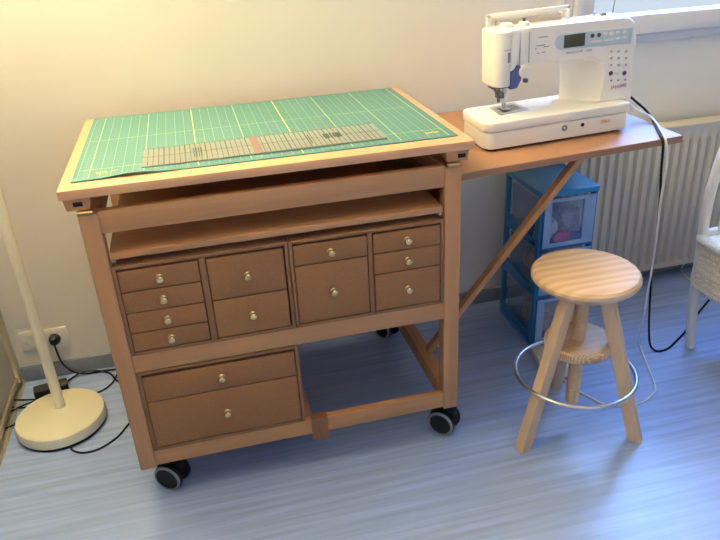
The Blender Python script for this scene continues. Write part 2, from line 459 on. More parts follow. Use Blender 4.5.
# tabletop with side battens and hinges
TW, TD, TZ = .9587, .651, .9086
top = MB().box(-.006, TW, -.001, TD, TZ-.022, TZ, .002).build('tabletop', 'tray', cart)
for x0, x1, sx in ((.0, .058, .020), (.886, .947, .917)):
    zlo = TZ-.050
    b_ = MB().prism([(x0, TZ-.022), (x0+.004, zlo), (x1-.004, zlo), (x1, TZ-.022)], 'y', .006, .060, .0015).build('tabletop_batten', 'beech_y', cart)
    MB().box(sx, sx+.020, .0045, .012, TZ-.041, TZ-.031, .001).build('slot', 'black', b_)
for xc in (lx0+.018, lx1-.022):
    MB().box(xc-.017, xc+.017, -.003, .006, .8475, TZ-.050, .001).tube([(xc-.016, -.003, .853), (xc+.016, -.003, .853)], .0048, 10).build('hinge', 'hinge', cart)
    MB().box(xc-.017, xc+.017, BY0+.01, BY0+.03, .8475, TZ-.050, .001).build('hinge', 'hinge', cart)
# fold-out leaf, slightly rising to the right, and its diagonal strut
sl = .032
def leafz(x): return .8005+sl*(x-1.0)
k = MB().loft([[(.928, y, leafz(.928)-.020), (.928, y2, leafz(.928)-.020), (.928, y2, leafz(.928)), (.928, y, leafz(.928))] for y, y2 in ((.078, .665),)] +
              [[(1.617, y, leafz(1.617)-.020), (1.617, y2, leafz(1.617)-.020), (1.617, y2, leafz(1.617)), (1.617, y, leafz(1.617))] for y, y2 in ((.088, .665),)], bev=.002)
k.build('side_leaf', 'leaf', cart)
MB().box(.9255, .929, .12, .56, leafz(.928)-.035, leafz(.928)-.0205, .0005).build('leaf_hinge', 'brass', cart)
MB().bar((.906, .205, .182), (1.316, .112, .790), .018, .026, (0, 1, .0)).build('strut', 'beech_z', cart)
# packing tape round the lower rail
tp = MB()
tp.box(.493, .540, .0025, .0038, .094, .166, 0).box(.493, .540, .0025, .0275, .1651, .1664, 0).box(.4935, .5405, .0262, .0275, .10, .1664, 0)
tp.build('packing_tape', 'tape', cart)
# casters
def caster(x, y, ang, lab=None):
    Mx = Matrix.Translation((x, y, 0)) @ Matrix.Rotation(ang, 4, 'Z')
    h = MB()
    h.lathe([(0, 0), (.016, 0), (.016, .012), (0, .012)], (0, 0, .100), 20, Mx)
    # hood over the twin wheels
    hood = []
    for i in range(13):
        a = PI*(-.10)+PI*1.0*i/12
        hood.append((.018+.043*math.cos(a), .047+.043*math.sin(a)))
    inner = [(.018+.036*math.cos(PI*(-.10)+PI*i/12), .047+.036*math.sin(PI*(-.10)+PI*i/12)) for i in range(12, -1, -1)]
    h.prism(hood+inner, 'x', -.011, .011, .001, Mx @ Matrix.Rotation(0, 4, 'Z'))
    h.prism([(-.018, .06), (.05, .06), (.045, .086), (.02, .098), (-.012, .1005), (-.018, .09)], 'x', -.012, .012, .003, Mx)
    c = h.build('caster', 'black', cart)
    for s in (-1, 1):
        A = Mx @ Matrix.Translation((s*.022, .018, .0425)) @ Matrix.Rotation(s*PI/2, 4, 'Y')
        MB().lathe([(.0, -.010), (.036, -.010), (.041, -.007), (.042, 0), (.041, .005), (.0375, .009), (.033, .0095), (.033, .006), (0, .005)], (0, 0, 0), 32, A).build('wheel', 'black', c)
        MB().lathe([(.0335, .0068), (.0335, .0105), (.038, .0098), (.0405, .006), (.0395, .0058)], (0, 0, 0), 32, A).build('wheel_rim', 'grey', c)
    return c
caster(.112, .043, math.radians(58))
caster(.913, .028, math.radians(45))
caster(.893, .595, math.radians(30))
caster(.070, .595, math.radians(40))

# ------------------------------------------------------------------ drawer cabinets
def cabinet(label, x0, x1, z0, z1, cols, y0=.002, depth=.5, group='fibreboard drawer cabinets in the cart'):
    t = thing('drawer_cabinet', label, 'drawer cabinet', (x0, y0, z0), group=group)
    W = x1-x0; H = z1-z0; th = .0085
    xs = [c[0] for c in cols]
    k = MB().box(0, th, 0, depth, 0, H, .0008).box(W-th, W, 0, depth, 0, H, .0008)
    k.box(th, W-th, 0, depth, 0, th, .0008).box(th, W-th, 0, depth, H-th, H, .0008).box(th, W-th, depth-.006, depth, th, H-th, 0)
    for a, b in zip(cols, cols[1:]):
        k.box(a[1]-x0+.0012, b[0]-x0-.0012, .0, depth-.006, th, H-th, .0008)
    k.build('cabinet_body', 'fibre_edge', t)
    for cx0, cx1, zz in cols:
        for a, b in zip(zz, zz[1:]):
            za, zb_ = b-z0+.0013, a-z0-.0013
            d = MB().box(cx0-x0+.001, cx1-x0-.001, .001, .012, za, zb_, .0012)
            d.box(cx0-x0+.006, cx1-x0-.006, .012, depth*.9, za+.004, max(za+.02, zb_-.012), 0)
            dd = d.build('drawer', 'fibre', t)
            xm, zm = (cx0+cx1)/2-x0, (za+zb_)/2
            A = Matrix.Translation((xm, .001, zm)) @ Matrix.Rotation(PI/2, 4, 'X')
            MB().lathe([(0, 0), (.0088, 0), (.0088, .0012), (.006, .0028), (.0042, .005), (.0052, .0075), (.0085, .0095), (.0095, .0125), (.0085, .016), (.005, .018), (0, .0184)], (0, 0, 0), 20, A).build('knob', 'brass', dd)
    return t
cabinet('brown fibreboard drawer cabinet at left of the upper row with six drawers', .068, .4785, .4672, .712,
        [(.077, .263, (.699, .642, .585, .529, .477)), (.281, .467, (.699, .584, .477))])
cabinet('brown fibreboard drawer cabinet at right of the upper row with five drawers', .4805, .881, .4672, .712,
        [(.4895, .6775, (.699, .642, .477)), (.692, .872, (.699, .643, .5845, .477))])
cabinet('wide brown fibreboard cabinet with two drawers on the lower shelf of the cart', .069, .4775, .1656, .415,
        [(.078, .468, (.400, .322, .175))])

# ------------------------------------------------------------------ cutting mat and ruler
mx0, my0, mw, md = .0188, .0483, .915, .592
cm = bmesh.new(); NX, NY = 60, 24
def lift(x, y):  # the front edge curls up a little towards the left
    return .006*math.exp(-((x-.135)/.055)**2)*max(0, 1-y/.09)**2
vt, vb = {}, {}
for i in range(NX+1):
    for j in range(NY+1):
        x, y = mw*i/NX, md*(j/NY)**1.5
        z = lift(x, y)
        vt[i, j] = cm.verts.new((x, y, z+.0026)); vb[i, j] = cm.verts.new((x, y, z+.0002))
for i in range(NX):
    for j in range(NY):
        cm.faces.new((vt[i, j], vt[i+1, j], vt[i+1, j+1], vt[i, j+1])); cm.faces.new((vb[i, j], vb[i, j+1], vb[i+1, j+1], vb[i+1, j]))
for i in range(NX):
    cm.faces.new((vb[i, 0], vb[i+1, 0], vt[i+1, 0], vt[i, 0])); cm.faces.new((vt[i, NY], vt[i+1, NY], vb[i+1, NY], vb[i, NY]))
for j in range(NY):
    cm.faces.new((vt[0, j], vt[0, j+1], vb[0, j+1], vb[0, j])); cm.faces.new((vb[NX, j], vb[NX, j+1], vt[NX, j+1], vt[NX, j]))
k = MB(); k._add(cm)
mat_o = thing('cutting_mat', 'green cutting mat with a yellow grid lying on the cart tabletop', 'cutting mat', (mx0, my0, TZ))
k.build('mat_sheet', 'mat', mat_o)
# worn yellow print near the two front corners
def print_marks(xc, yc, wd, hh, n):
    q = MB(); st = wd/n
    for i in range(n):
        if n > 6 and i == n//2: continue
        x = xc-wd/2+i*st
        z = lift(xc, yc)+.0026
        q.box(x+st*.08, x+st*.45, yc-hh/2, yc+hh/2, z, z+.0003, 0)
        q.box(x+st*.45, x+st*.92, yc-hh/2+(i % 3)*hh*.28, yc-hh/2+(i % 3)*hh*.28+hh*.42, z, z+.0003, 0)
    q.build('printed_mark', 'yellow', mat_o)
print_marks(.080, .043, .056, .014, 9)
print_marks(.864, .050, .036, .010, 5)
rz = TZ+.0034
ru = thing('quilting_ruler', 'clear acrylic quilting ruler with dark lines lying on the green mat', 'ruler', (.172, .086, rz), (0, 0, 0))
RW, RD = .590, .150
MB().box(0, RW, 0, RD, 0, .0028, .0004).build('ruler_sheet', 'rulerclear', ru)
q = MB(); zz = .0029
for i in range(1, 47):
    x = RW*i/47
    wdt = .0026 if i % 4 == 0 else .0017
    q.box(x-wdt/2, x+wdt/2, .002, RD-.002, zz, zz+.0002, 0)
for j in (.001, .0745, RD-.003):
    q.box(0, RW, j, j+.0016, zz, zz+.0002, 0)
for (a, b) in ((.12, .145), (.40, .415)):
    for i in range(int((b-a)/.006)):
        q.box(a+i*.006, a+i*.006+.0028, .03, RD-.04, zz+.0002, zz+.0004, 0)
for i in range(5):
    q.box(.445+i*.008, .450+i*.008, .055+.004*(i % 2), .10, zz+.0003, zz+.0006, 0)
q.box(.475, .49, .06, .10, zz+.0003, zz+.0006, 0)
q.build('ruler_lines', 'rulerline', ru)
MB().box(.262, .282, .004, RD-.004, zz+.0004, zz+.0006, 0).build('ruler_stripe', 'rulerpink', ru)

# ------------------------------------------------------------------ sewing machine
SO = (1.06, .195, leafz(1.06)+.0012)
sm = thing('sewing_machine', 'white computerized sewing machine standing on the side leaf', 'sewing machine', SO, (0, -math.atan(sl), 0))
def xz(pts, y): return [(p[0], y, p[1]) for p in pts]
# base
MB().prism(rrect(.016, .452, .003, .187, (.030, .012, .012, .030)), 'z', .006, .0535, .003).build('base', 'cream', sm)
MB().prism(rrect(.012, .456, .0, .190, (.032, .012, .012, .032)), 'z', .0545, .082, .005).build('bed', 'cream', sm)
for fx, fy in ((.05, .03), (.42, .03), (.05, .16), (.42, .16)):
    MB().lathe([(0, 0), (.013, 0), (.014, .007), (0, .007)], (fx, fy, -.0005), 20).build('foot', 'black', sm)
A = Matrix.Rotation(PI/2, 4, 'X')
def front_disc(name, x, z, r, h, mat, y=.003, seg=20):
    MB().lathe([(0, 0), (r, 0), (r, h*.7), (r*.8, h), (0, h)], (0, 0, 0), seg, Matrix.Translation((x, y, z)) @ A).build(name, mat, sm)
front_disc('knee_lift_socket', .252, .037, .0085, .002, 'grey'); front_disc('socket_bolt', .252, .037, .004, .003, 'steel')
front_disc('front_hole', .3085, .038, .0055, .0012, 'black')
MB().box(.365, .395, .0018, .0035, .0335, .0435, .0005).build('front_tab', 'tan', sm)
# column + arm: front outline and back outline lofted
ft = [(.070, .222), (.335, .214), (.357, .2115), (.374, .203), (.386, .187), (.393, .157), (.392, .125), (.384, .088), (.372, .0825), (.487, .0825), (.486, .10), (.480, .270), (.474, .292), (.460, .304), (.440, .308), (.095, .313), (.080, .310), (.070, .298)]
bk = [(.070, .222), (.270, .217), (.288, .213), (.300, .203), (.308, .187), (.312, .157), (.313, .125), (.312, .088), (.310, .0825), (.487, .0825), (.486, .10), (.480, .270), (.474, .292), (.460, .304), (.440, .308), (.095, .313), (.080, .310), (.070, .298)]
yb, ye = .045, .150
rings = [xz([(p[0]*.985+.004, p[1]*.992+.0015) for p in ft], yb), xz(ft, yb+.005)]
for u in (.3, .6):
    rings.append(xz([(a[0]+(b[0]-a[0])*u, a[1]+(b[1]-a[1])*u) for a, b in zip(ft, bk)], yb+.005+(ye-yb-.01)*u))
rings += [xz(bk, ye-.005), xz([(p[0]*.985+.004, p[1]*.992+.0015) for p in bk], ye)]
MB().loft(rings).build('arm_body', 'cream', sm, 45)
# lower right flank of the column, tapering to the base
MB().loft([[(.440, .047, .0825), (.487, .047, .0825), (.487, .156, .0825), (.440, .156, .0825)], [(.440, .06, .045), (.458, .06, .045), (.458, .15, .045), (.440, .15, .045)]], bev=.003).build('column_flank', 'cream', sm)
# head
MB().prism(rrect(.054, .0985, .030, .142, (.026, .006, .01, .028)), 'z', .166, .313, .006).build('face_cover', 'cream', sm)
MB().box(.078, .0980, .0292, .032, .264, .2652, 0).build('cover_seam', 'printgrey', sm)
MB().box(.089, .0965, .0285, .0315, .232, .258, .0004).build('cover_window', 'printgrey', sm)
MB().prism([(.099, .205), (.112, .213), (.124, .235), (.1275, .302), (.123, .314), (.099, .314)], 'y', .031, .10, .005).build('lever_column', 'cream', sm)
MB().prism([(.099, .158), (.120, .159), (.133, .182), (.130, .218), (.114, .213), (.099, .208)], 'y', .033, .13, .003).build('blue_recess', 'bluegrey', sm)
MB().prism([(.128, .205), (.161, .220), (.161, .308), (.128, .308)], 'y', .0425, .06, .003).build('thread_cover', 'cream', sm)
MB().box(.1290, .1308, .0415, .0435, .215, .304, 0).box(.1552, .1570, .0415, .0435, .222, .304, 0).build('thread_slot', 'printgrey', sm)
MB().lathe([(0, 0), (.0165, 0), (.0165, .016), (.015, .019), (0, .019)], (0, 0, 0), 28, Matrix.Translation((.140, .043, .202)) @ A).build('tension_dial', 'white', sm)
MB().box(.143, .154, .036, .05, .170, .181, .002).build('reverse_lever', 'dsteel', sm)
# needle bar, presser foot
k = MB().tube([(.118, .112, .17), (.118, .112, .118)], .0035, 10).tube([(.118, .112, .12), (.118, .112, .088)], .0009, 6)
k.box(.112, .124, .106, .118, .126, .144, .002)
k.build('needle_bar', 'steel', sm)
k = MB().tube([(.104, .120, .172), (.104, .120, .105)], .0042, 10).box(.096, .114, .102, .128, .118, .135, .002)
k.build('presser_bar', 'dsteel', sm)
k = MB().box(.107, .131, .094, .126, .0858, .0885, .001).box(.113, .123, .108, .120, .088, .104, .002)
k.build('presser_foot', 'steel', sm)
k = MB().tube([(.078, .085, .168), (.080, .090, .150), (.090, .10, .136)], .004, 8).tube([(.09, .09, .168), (.093, .09, .14), (.100, .095, .128)], .0035, 8)
k.tube([(.112, .10, .155), (.136, .095, .150), (.150, .092, .151)], .0028, 8).box(.072, .122, .085, .125, .150, .168, .003)
k.build('needle_threader', 'dsteel', sm)
MB().prism([(.086, .062), (.180, .078), (.176, .172), (.090, .152)], 'z', .082, .0836, .0005).build('needle_plate', 'steel', sm)
k = MB()
for i in range(6): k.box(.126+i*.007, .1285+i*.007, .09, .145, .0836, .0841, 0)
k.box(.104, .120, .085, .135, .0836, .0842, 0)
k.build('plate_slot', 'dsteel', sm)
# control panel
MB().prism([(.466, .2365), (.466, .2785)]+[(.262-.0+.0, .286)]+[(.255+.0225*math.cos(a)*1.0, .2655+.0215*math.sin(a)) for a in [PI*.5+PI*i/14 for i in range(1, 14)]]+[(.262, .2445)], 'y', .0425, .05, .0008).build('control_panel', 'lightblue', sm)
MB().box(.259, .322, .0415, .046, .2475, .2815, .001).build('display_screen', 'lcd', sm)
bt = [(.344+.0195*i, .271-.0003*i, .0058) for i in range(6)]
for i, (x, z, r) in enumerate(bt):
    front_disc('panel_button', x, z, r, .002, 'darkbtn' if i < 2 else 'white', .0425, 16)
for (a, b) in ((.340, .372), (.378, .410), (.418, .430), (.437, .452)):
    MB().box(a, b, .0408, .043, .2515, .2575, .001).build('panel_button', 'white', sm)
for i in range(3):
    for j in range(3):
        x = .4065+.0235*i+.0018*j; z = .2215-.0028*i-.0185*j
        MB().box(x-.0075, x+.0075, .0435, .0458, z-.0052, z+.0052, .001).build('stitch_button', 'white', sm)
        MB().box(x-.0035, x+.0025, .0432, .0437, z-.0025, z+.0025, 0).build('button_print', 'printgrey', sm)
for i, (x, z) in enumerate(((.4115, .161), (.4235, .1595), (.4345, .158), (.455, .156))):
    front_disc('round_button', x, z, .0065 if i in (0, 3) else .0045, .002, 'darkbtn' if i in (0, 3) else 'white', .0455, 16)
for i, (x, z) in enumerate(((.4145, .140), (.437, .1385), (.459, .137))):
    MB().box(x-.003, x+.003, .0435, .0453, z-.0022, z+.0022, 0).build('button_print', 'printgrey', sm)
FX = Matrix.Rotation(PI/2, 4, 'X')
text_obj('logo_text', 'JANOME', .0125, 'red', sm, Matrix.Translation((.4405, .0445, .1205)) @ FX, 1.05)
text_obj('model_text', 'Memory Craft', .0085, 'printgrey', sm, Matrix.Translation((.293, .0445, .2335)) @ FX)
text_obj('model_text', '6600', .0085, 'printgrey', sm, Matrix.Translation((.338, .0445, .2325)) @ FX)
k = MB()
for (x0, x1, z) in ((.185, .212, .283), (.178, .205, .262), (.20, .216, .257), (.182, .188, .242), (.197, .206, .243), (.176, .180, .254)):
    k.box(x0, x1, .0442, .0455, z, z+.0022, 0)
k.build('printed_guide', 'printgrey', sm)
# top: knobs, handle, spool pin
MB().lathe([(0, 0), (.018, 0), (.018, .012), (.014, .017), (0, .018)], (.110, .088, .308), 28).build('pressure_dial', 'cream', sm)
MB().lathe([(0, 0), (.015, 0), (.015, .009), (.012, .013), (0, .014)], (.163, .090, .310), 28).build('bobbin_winder', 'cream', sm)
MB().tube([(.163, .09, .322), (.163, .09, .332)], .004, 10).build('winder_shaft', 'dsteel', sm)
hb = MB()
hb.box(.072, .322, .128, .142, .334, .3455, .003)
hb.box(.072, .084, .128, .142, .296, .3455, .003).box(.310, .322, .128, .142, .296, .3455, .003)
hb.build('carry_handle', 'cream', sm)
MB().box(.10, .30, .134, .139, .306, .327, .002).build('handle_bar', 'beige', sm)
MB().prism(rrect(.370, .452, .075, .135, .012), 'z', .306, .3105, .001).build('spool_tray', 'white', sm)
MB().tube([(.384, .105, .308), (.384, .105, .322)], .0035, 10).build('thread_guide', 'steel', sm)
MB().prism([(.398, .309), (.420, .309), (.414, .318), (.404, .316)], 'y', .098, .112, .001).build('spool_cap', 'grey', sm)
MB().tube([(.440, .105, .309), (.448, .105, .40)], .0012, 8).build('spool_pin', 'dsteel', sm)
MB().lathe([(0, 0), (.028, 0), (.030, .004), (.030, .016), (.026, .020), (0, .020)], (0, 0, 0), 32, Matrix.Translation((.482, .10, .235)) @ Matrix.Rotation(PI/2, 4, 'Y')).build('handwheel', 'cream', sm)
MB().box(.484, .490, .11, .14, .10, .125, .001).build('power_inlet', 'black', sm)

# ------------------------------------------------------------------ storage tower
BX0, BX1, BY_0, BY_1, BH = 1.350, 1.553, .368, .634, .590
bx = thing('drawer_tower', 'blue plastic drawer tower with clear drawers below the side leaf', 'storage drawers', (BX0, BY_0, 0))
bw, bd = BX1-BX0, BY_1-BY_0
k = MB()
pw = .022
for x in (0, bw-.014):
    for (y0, y1) in ((.0, pw), (bd-pw, bd)):
        k.box(x, x+.014, y0, y1, .02, BH-.02, .002)
levels = [.02, .205, .385]
dh = .17
k.box(0, bw, 0, bd, .0, .022, .004)
for z in (.198, .378):
    k.box(0, bw, 0, bd, z, z+.012, .003)
for x in (.001, bw-.007):   # sloping side gusset panels
    for z in (.022, .210, .390):
        k.prism([(pw, z), (bd-pw, z), (bd-pw, z+.045), (pw, z+.012)], 'x', x, x+.006, .0)
        k.prism([(pw, z), (pw+.035, z), (pw, z+.10)], 'x', x, x+.006, .0)
k.build('tower_frame', 'blue', bx)
lid = MB().prism(rrect(-.004, bw+.004, -.008, bd+.004, .012), 'z', BH-.020, BH, .004)
lid.build('tower_lid', 'bluelid', bx)
dz = [(.0235, .172), (.2115, .164), (.3915, .173)]
for i, (z, h) in enumerate(dz):
    d = MB(); a, b = .016, bw-.016; t2 = .003
    d.box(a, b, -.006, t2-.006, z+.002, z+h, .0012)
    d.box(a, a+t2, -.004, bd-.03, z+.002, z+h-.02, 0).box(b-t2, b, -.004, bd-.03, z+.002, z+h-.02, 0)
    d.box(a, b, bd-.033, bd-.03, z+.002, z+h-.02, 0).box(a, b, -.003, bd-.03, z+.002, z+.005, 0)
    dd = d.build('tower_drawer', 'clearbox', bx)
    fr = MB().box(a-.006, b+.006, -.010, -.006, z+h-.012, z+h, .001).box(a-.006, b+.006, -.010, -.006, z+.001, z+.016, .001)
    fr.box(a-.006, a+.020, -.010, -.006, z+.016, z+h-.012, .001).box(b-.036, b+.006, -.010, -.006, z+.016, z+h-.012, .001)
    fr.build('drawer_rim', 'rim', dd)
def bundle(name, label, cat, c, sx, sy, sz, mat, group='fabric kept in the clear drawers', seedv=0):
    random.seed(seedv+3)
    b = bmesh.new(); bmesh.ops.create_icosphere(b, subdivisions=3, radius=1)
    ph = [random.uniform(0, 6) for _ in range(6)]
    for v in b.verts:
        p = v.co
        f_ = 1+.10*math.sin(5*p.x+ph[0])*math.sin(4*p.y+ph[1])+.08*math.sin(7*p.z+ph[2]+3*p.x)
        q = Vector((math.copysign(abs(p.x)**.6, p.x), math.copysign(abs(p.y)**.6, p.y), math.copysign(abs(p.z)**.6, p.z)))*f_
        v.co = Vector((c[0]+q.x*sx, c[1]+q.y*sy, c[2]+max(-1, q.z)*sz))
    k = MB(); k._add(b); ob = k.build(name, mat)
    return tag(ob, label, cat, group)
bundle('folded_fabric', 'mauve fabric bundle on the right in the top clear drawer', 'fabric', (1.480, .455, .3975+.058), .038, .065, .052, 'mauve', seedv=1)
bundle('folded_fabric', 'off-white fabric bundle on the left in the top clear drawer', 'fabric', (1.405, .425, .3975+.044), .026, .038, .040, 'offw', seedv=2)
bundle('folded_fabric', 'bright pink fabric scrap at the front of the top clear drawer', 'fabric', (1.440, .3795, .3975+.020), .034, .0055, .017, 'pink', seedv=3)
bundle('folded_fabric', 'tan fabric bundle in the middle clear drawer', 'fabric', (1.440, .47, .2155+.062), .058, .085, .056, 'tan', seedv=4)
bundle('folded_fabric', 'tan and brown fabric bundle in the bottom clear drawer', 'fabric', (1.440, .47, .0275+.062), .058, .085, .056, 'tan', seedv=5)

# ------------------------------------------------------------------ stool
SX, SY = 1.273, -.043
st = thing('wooden_stool', 'round pine stool with three splayed legs and a metal foot ring', 'stool', (SX, SY, 0))
MB().lathe([(0, .482), (.108, .482), (.126, .485), (.139, .494), (.1455, .505), (.1445, .514), (.138, .521), (.125, .5245), (.11, .526), (0, .526)], (0, 0, 0), 64).build('seat', 'pine_x', st, 30)
MB().lathe([(0, .458), (.084, .458), (.088, .462), (.088, .4818), (0, .4818)], (0, 0, 0), 40).build('seat_block', 'pine_x', st)
feet = [(-.186, -.066), (.142, -.126), (.050, .180)]
lv = []
for fx, fy in feet:
    r = math.hypot(fx, fy); u = Vector((fx/r, fy/r, 0))
    p0 = Vector((fx, fy, 0)); p1 = u*.062+Vector((0, 0, .458))
    d = (p1-p0); side = Vector((-u.y, u.x, 0))
    hw, hd = .0155, .0195
    ring = lambda p: [p-side*hw-u*hd, p+side*hw-u*hd, p+side*hw+u*hd, p-side*hw+u*hd]
    MB().loft([ring(p0), ring(p1)], bev=.0025).build('leg', 'pine_leg', st)
MB().lathe([(0, .272), (.087, .272), (.093, .276), (.095, .282), (.095, .300), (.092, .305), (.087, .307), (0, .307)], (0, 0, 0), 48).build('nut_plate', 'pine_fine', st, 30)
sp = [(0, .085), (.0185, .085)]
z = .09
while z < .455:
    sp += [(.0195, z), (.0175, z+.0035)]; z += .007
sp += [(.018, .458), (0, .458)]
MB().lathe(sp, (0, 0, 0), 24).build('spindle', 'pine_leg', st)
MB().tube([(.170*math.cos(2*PI*i/40), .170*math.sin(2*PI*i/40), .189) for i in range(40)], .0062, 10, True, False).build('foot_ring', 'steel', st)

# ------------------------------------------------------------------ white wicker chair (mostly beyond the right edge)
HX, HY = 1.83, .20
ch = thing('wicker_chair', 'white wicker chair with a curved tube frame at the right edge', 'chair', (HX, HY, 0))
MB().tube([(.047, .0, .0), (.025, 0, .20), (.014, .0, .42)], .0165, 14).build('leg', 'chairpaint', ch)
MB().tube([(.545, .0, .0), (.565, 0, .20), (.576, .0, .42)], .0165, 14).build('leg', 'chairpaint', ch)
MB().tube([(.02, -.46, .0), (.03, -.45, .20), (.04, -.43, .42)], .0165, 14).build('leg', 'chairpaint', ch)
MB().tube([(.57, -.46, .0), (.56, -.45, .20), (.55, -.43, .42)], .0165, 14).build('leg', 'chairpaint', ch)
MB().tube([(.014, 0, .42), (.012, .004, .50), (.026, .012, .62), (.075, .03, .75), (.17, .045, .84), (.295, .05, .87), (.42, .045, .84), (.515, .03, .75), (.564, .012, .62), (.578, .004, .50), (.576, 0, .42)], .0165, 14).build('back_hoop', 'chairpaint', ch)
k = MB()
for i in range(9):
    x = .08+.054*i
    zt_ = .86-.9*abs((x-.295)/.5)**2.6
    k.tube([(x, .004, .42), (x, .02, .6), (x, .04, max(.60, zt_))], .006, 8)
k.build('back_weave', 'wicker', ch)
sp_ = rrect(.012, .578, -.45, .012, .05, 6)
k = MB().prism(sp_, 'z', .405, .425, .004); k.build('seat', 'wicker', ch)
k = MB()
pathp = rrect(.0, .590, -.465, .022, .055, 6)
for j in range(8):
    z = .27+j*.0205
    q = []
    m_ = len(pathp)
    for i, p in enumerate(pathp):
        q.append((p[0], p[1], z))
    k.tube(q, .0118, 8, True, False)
k.build('woven_apron', 'wicker', ch)
MB().tube([(p[0]*1.0, p[1], .425) for p in pathp], .018, 10, True, False).build('seat_roll', 'wicker', ch)
MB().tube([(.02, -.02, .26), (.11, -.02, .225), (.25, -.02, .21), (.48, -.02, .225), (.57, -.02, .26)], .016, 10).build('apron_roll', 'wicker', ch)

# ------------------------------------------------------------------ floor lamp
LX, LY = -.250, .430
lamp = thing('floor_lamp', 'cream floor lamp with a round base and tall pole left of the cart', 'floor lamp', (LX, LY, 0))
MB().lathe([(0, .007), (.128, .007), (.1345, .011), (.136, .037), (.133, .044), (.124, .0475), (.03, .049), (0, .049)], (0, 0, 0), 64).build('lamp_base', 'lampwhite', lamp, 30)
MB().lathe([(0, .0), (.131, .0), (.132, .0065), (0, .0068)], (0, 0, 0), 64).build('base_pad', 'black', lamp)
MB().lathe([(.0, .0485), (.0165, .0485), (.0158, .052), (.0158, 1.70), (0, 1.70)], (-.003, .035, 0), 28).build('pole', 'lampwhite', lamp)
# uplighter bowl, above the picture
MB().lathe([(.0, 1.68), (.03, 1.685), (.09, 1.72), (.15, 1.78), (.17, 1.83)], (-.003, .035, 0), 48).build('lamp_shade', 'opal', lamp, 60)
bm_, nt, bs = new_mat('bulb_glow'); bs.inputs['Emission Color'].default_value = (1, .72, .40, 1); bs.inputs['Emission Strength'].default_value = 8
M['bulb'] = bm_
MB().tube([(-.003, .035, 1.69), (-.003, .035, 1.735)], .012, 12).ball((-.003, .035, 1.755), .022).build('bulb', 'bulb', lamp)
ld = bpy.data.lights.new('lamp_light', 'POINT'); ld.energy = 300; ld.color = (1, .87, .58); ld.shadow_soft_size = .05
lo = bpy.data.objects.new('lamp_light', ld); C.objects.link(lo); lo.location = (-.003, .035, 1.835); lo.parent = lamp

# ------------------------------------------------------------------ socket, plug, cords
so = thing('wall_socket', 'white double wall socket plate above the baseboard', 'socket', (-.312, WY, .158))
MB().box(-.077, .077, -.009, 0, -.038, .036, .003).build('socket_plate', 'socket', so)
for xx in (-.038, .036):
    MB().lathe([(.0225, 0), (.0225, .0015), (.020, .002), (.0195, .0005), (0, .0005)], (0, 0, 0), 28, Matrix.Translation((xx, -.0088, .0)) @ A).build('socket_face', 'socket', so)
cord = thing('mains_cable', 'black cord plugged into the double wall socket, running behind the cart', 'cord', (-.278, WY-.010, .155))
MB().lathe([(0, 0), (.019, 0), (.0195, .010), (.016, .020), (.012, .030), (0, .032)], (0, 0, 0), 24, Matrix.Translation((0, -.0005, 0)) @ A).build('plug', 'black', cord)
B0 = Vector((-.278, WY-.010, .155))
MB().tube([Vector(p)-B0 for p in ((-.278, .695, .150), (-.276, .690, .122), (-.268, .685, .075), (-.243, .690, .030), (-.205, .700, .006), (-.12, .698, .005), (-.03, .69, .005), (.12, .66, .005))], .0034, 8).build('cable', 'cord_black', cord)
br = thing('power_adapter', 'black power adapter on the floor behind the lamp base', 'power adapter', (-.300, .590, 0), (0, 0, math.radians(12)))
MB().box(-.054, .054, -.02, .026, .0, .052, .005).build('adapter_box', 'black', br)
k = MB()
import mathutils
Ri = Matrix.Rotation(-math.radians(12), 3, 'Z')
def bl(pts): return [Ri @ (Vector(p)-Vector((-.300, .590, 0))) for p in pts]
k.tube(bl([(-.345, .578, .014), (-.385, .590, .012), (-.432, .592, .0195), (-.440, .57, .0195), (-.41, .555, .010), (-.375, .560, .0036), (-.340, .566, .0036), (-.318, .560, .0036)]), .003, 8)
k.tube(bl([(-.345, .572, .016), (-.385, .56, .014), (-.43, .52, .0195), (-.442, .475, .0195), (-.434, .443, .0195), (-.410, .455, .012), (-.385, .500, .0035), (-.360, .545, .0050), (-.342, .571, .010)]), .003, 8)
k.tube(bl([(-.250, .600, .014), (-.225, .60, .006), (-.158, .572, .0035), (-.112, .610, .0035), (-.075, .690, .0035), (.06, .70, .0035)]), .003, 8)
k.tube(bl([(-.29, .616, .016), (-.27, .665, .006), (-.21, .705, .012), (-.13, .685, .004), (-.08, .605, .0038), (.02, .57, .0035)]), .003, 8)
k.build('cable', 'cord_black', br)
lc = MB().tube([(-.2085, .2955, .012), (-.2085, .288, .006), (-.195, .275, .0035), (-.168, .262, .0035), (-.124, .268, .0035), (-.074, .309, .0035), (-.037, .374, .0035), (.02, .44, .0035)], .003, 8)
tag(lc.build('lamp_cord', 'cord_black'), 'black cord leading from the front of the lamp base under the cart', 'cord')

# cords hanging from the machine over the leaf's end
def run(name, pts, r, mat, label, cat='cord'):
    o = MB().tube(pts, r, 8).build(name, mat)
    return tag(o, label, cat, 'cords hanging from the sewing machine' if name == 'machine_cord' else None)
lzr = leafz(1.6)+.004
run('machine_cord', [(1.548, .318, .918), (1.562, .31, .905), (1.600, .30, .872), (1.630, .28, .842), (1.618, .225, lzr), (1.590, .17, lzr-.0012), (1.556, .105, lzr-.0022), (1.546, .082, lzr-.004), (1.545, .072, .798), (1.552, .074, .732), (1.571, .085, .636), (1.599, .11, .495), (1.621, .135, .377), (1.655, .165, .247), (1.695, .20, .124), (1.728, .222, .03), (1.742, .215, .006), (1.755, .203, .0036), (1.795, .208, .0036), (1.86, .245, .0036), (1.93, .29, .0036), (2.02, .36, .0036), (2.15, .45, .0036)], .0036, 'cord_black',
    'black cord hanging from the sewing machine over the leaf edge to the floor')
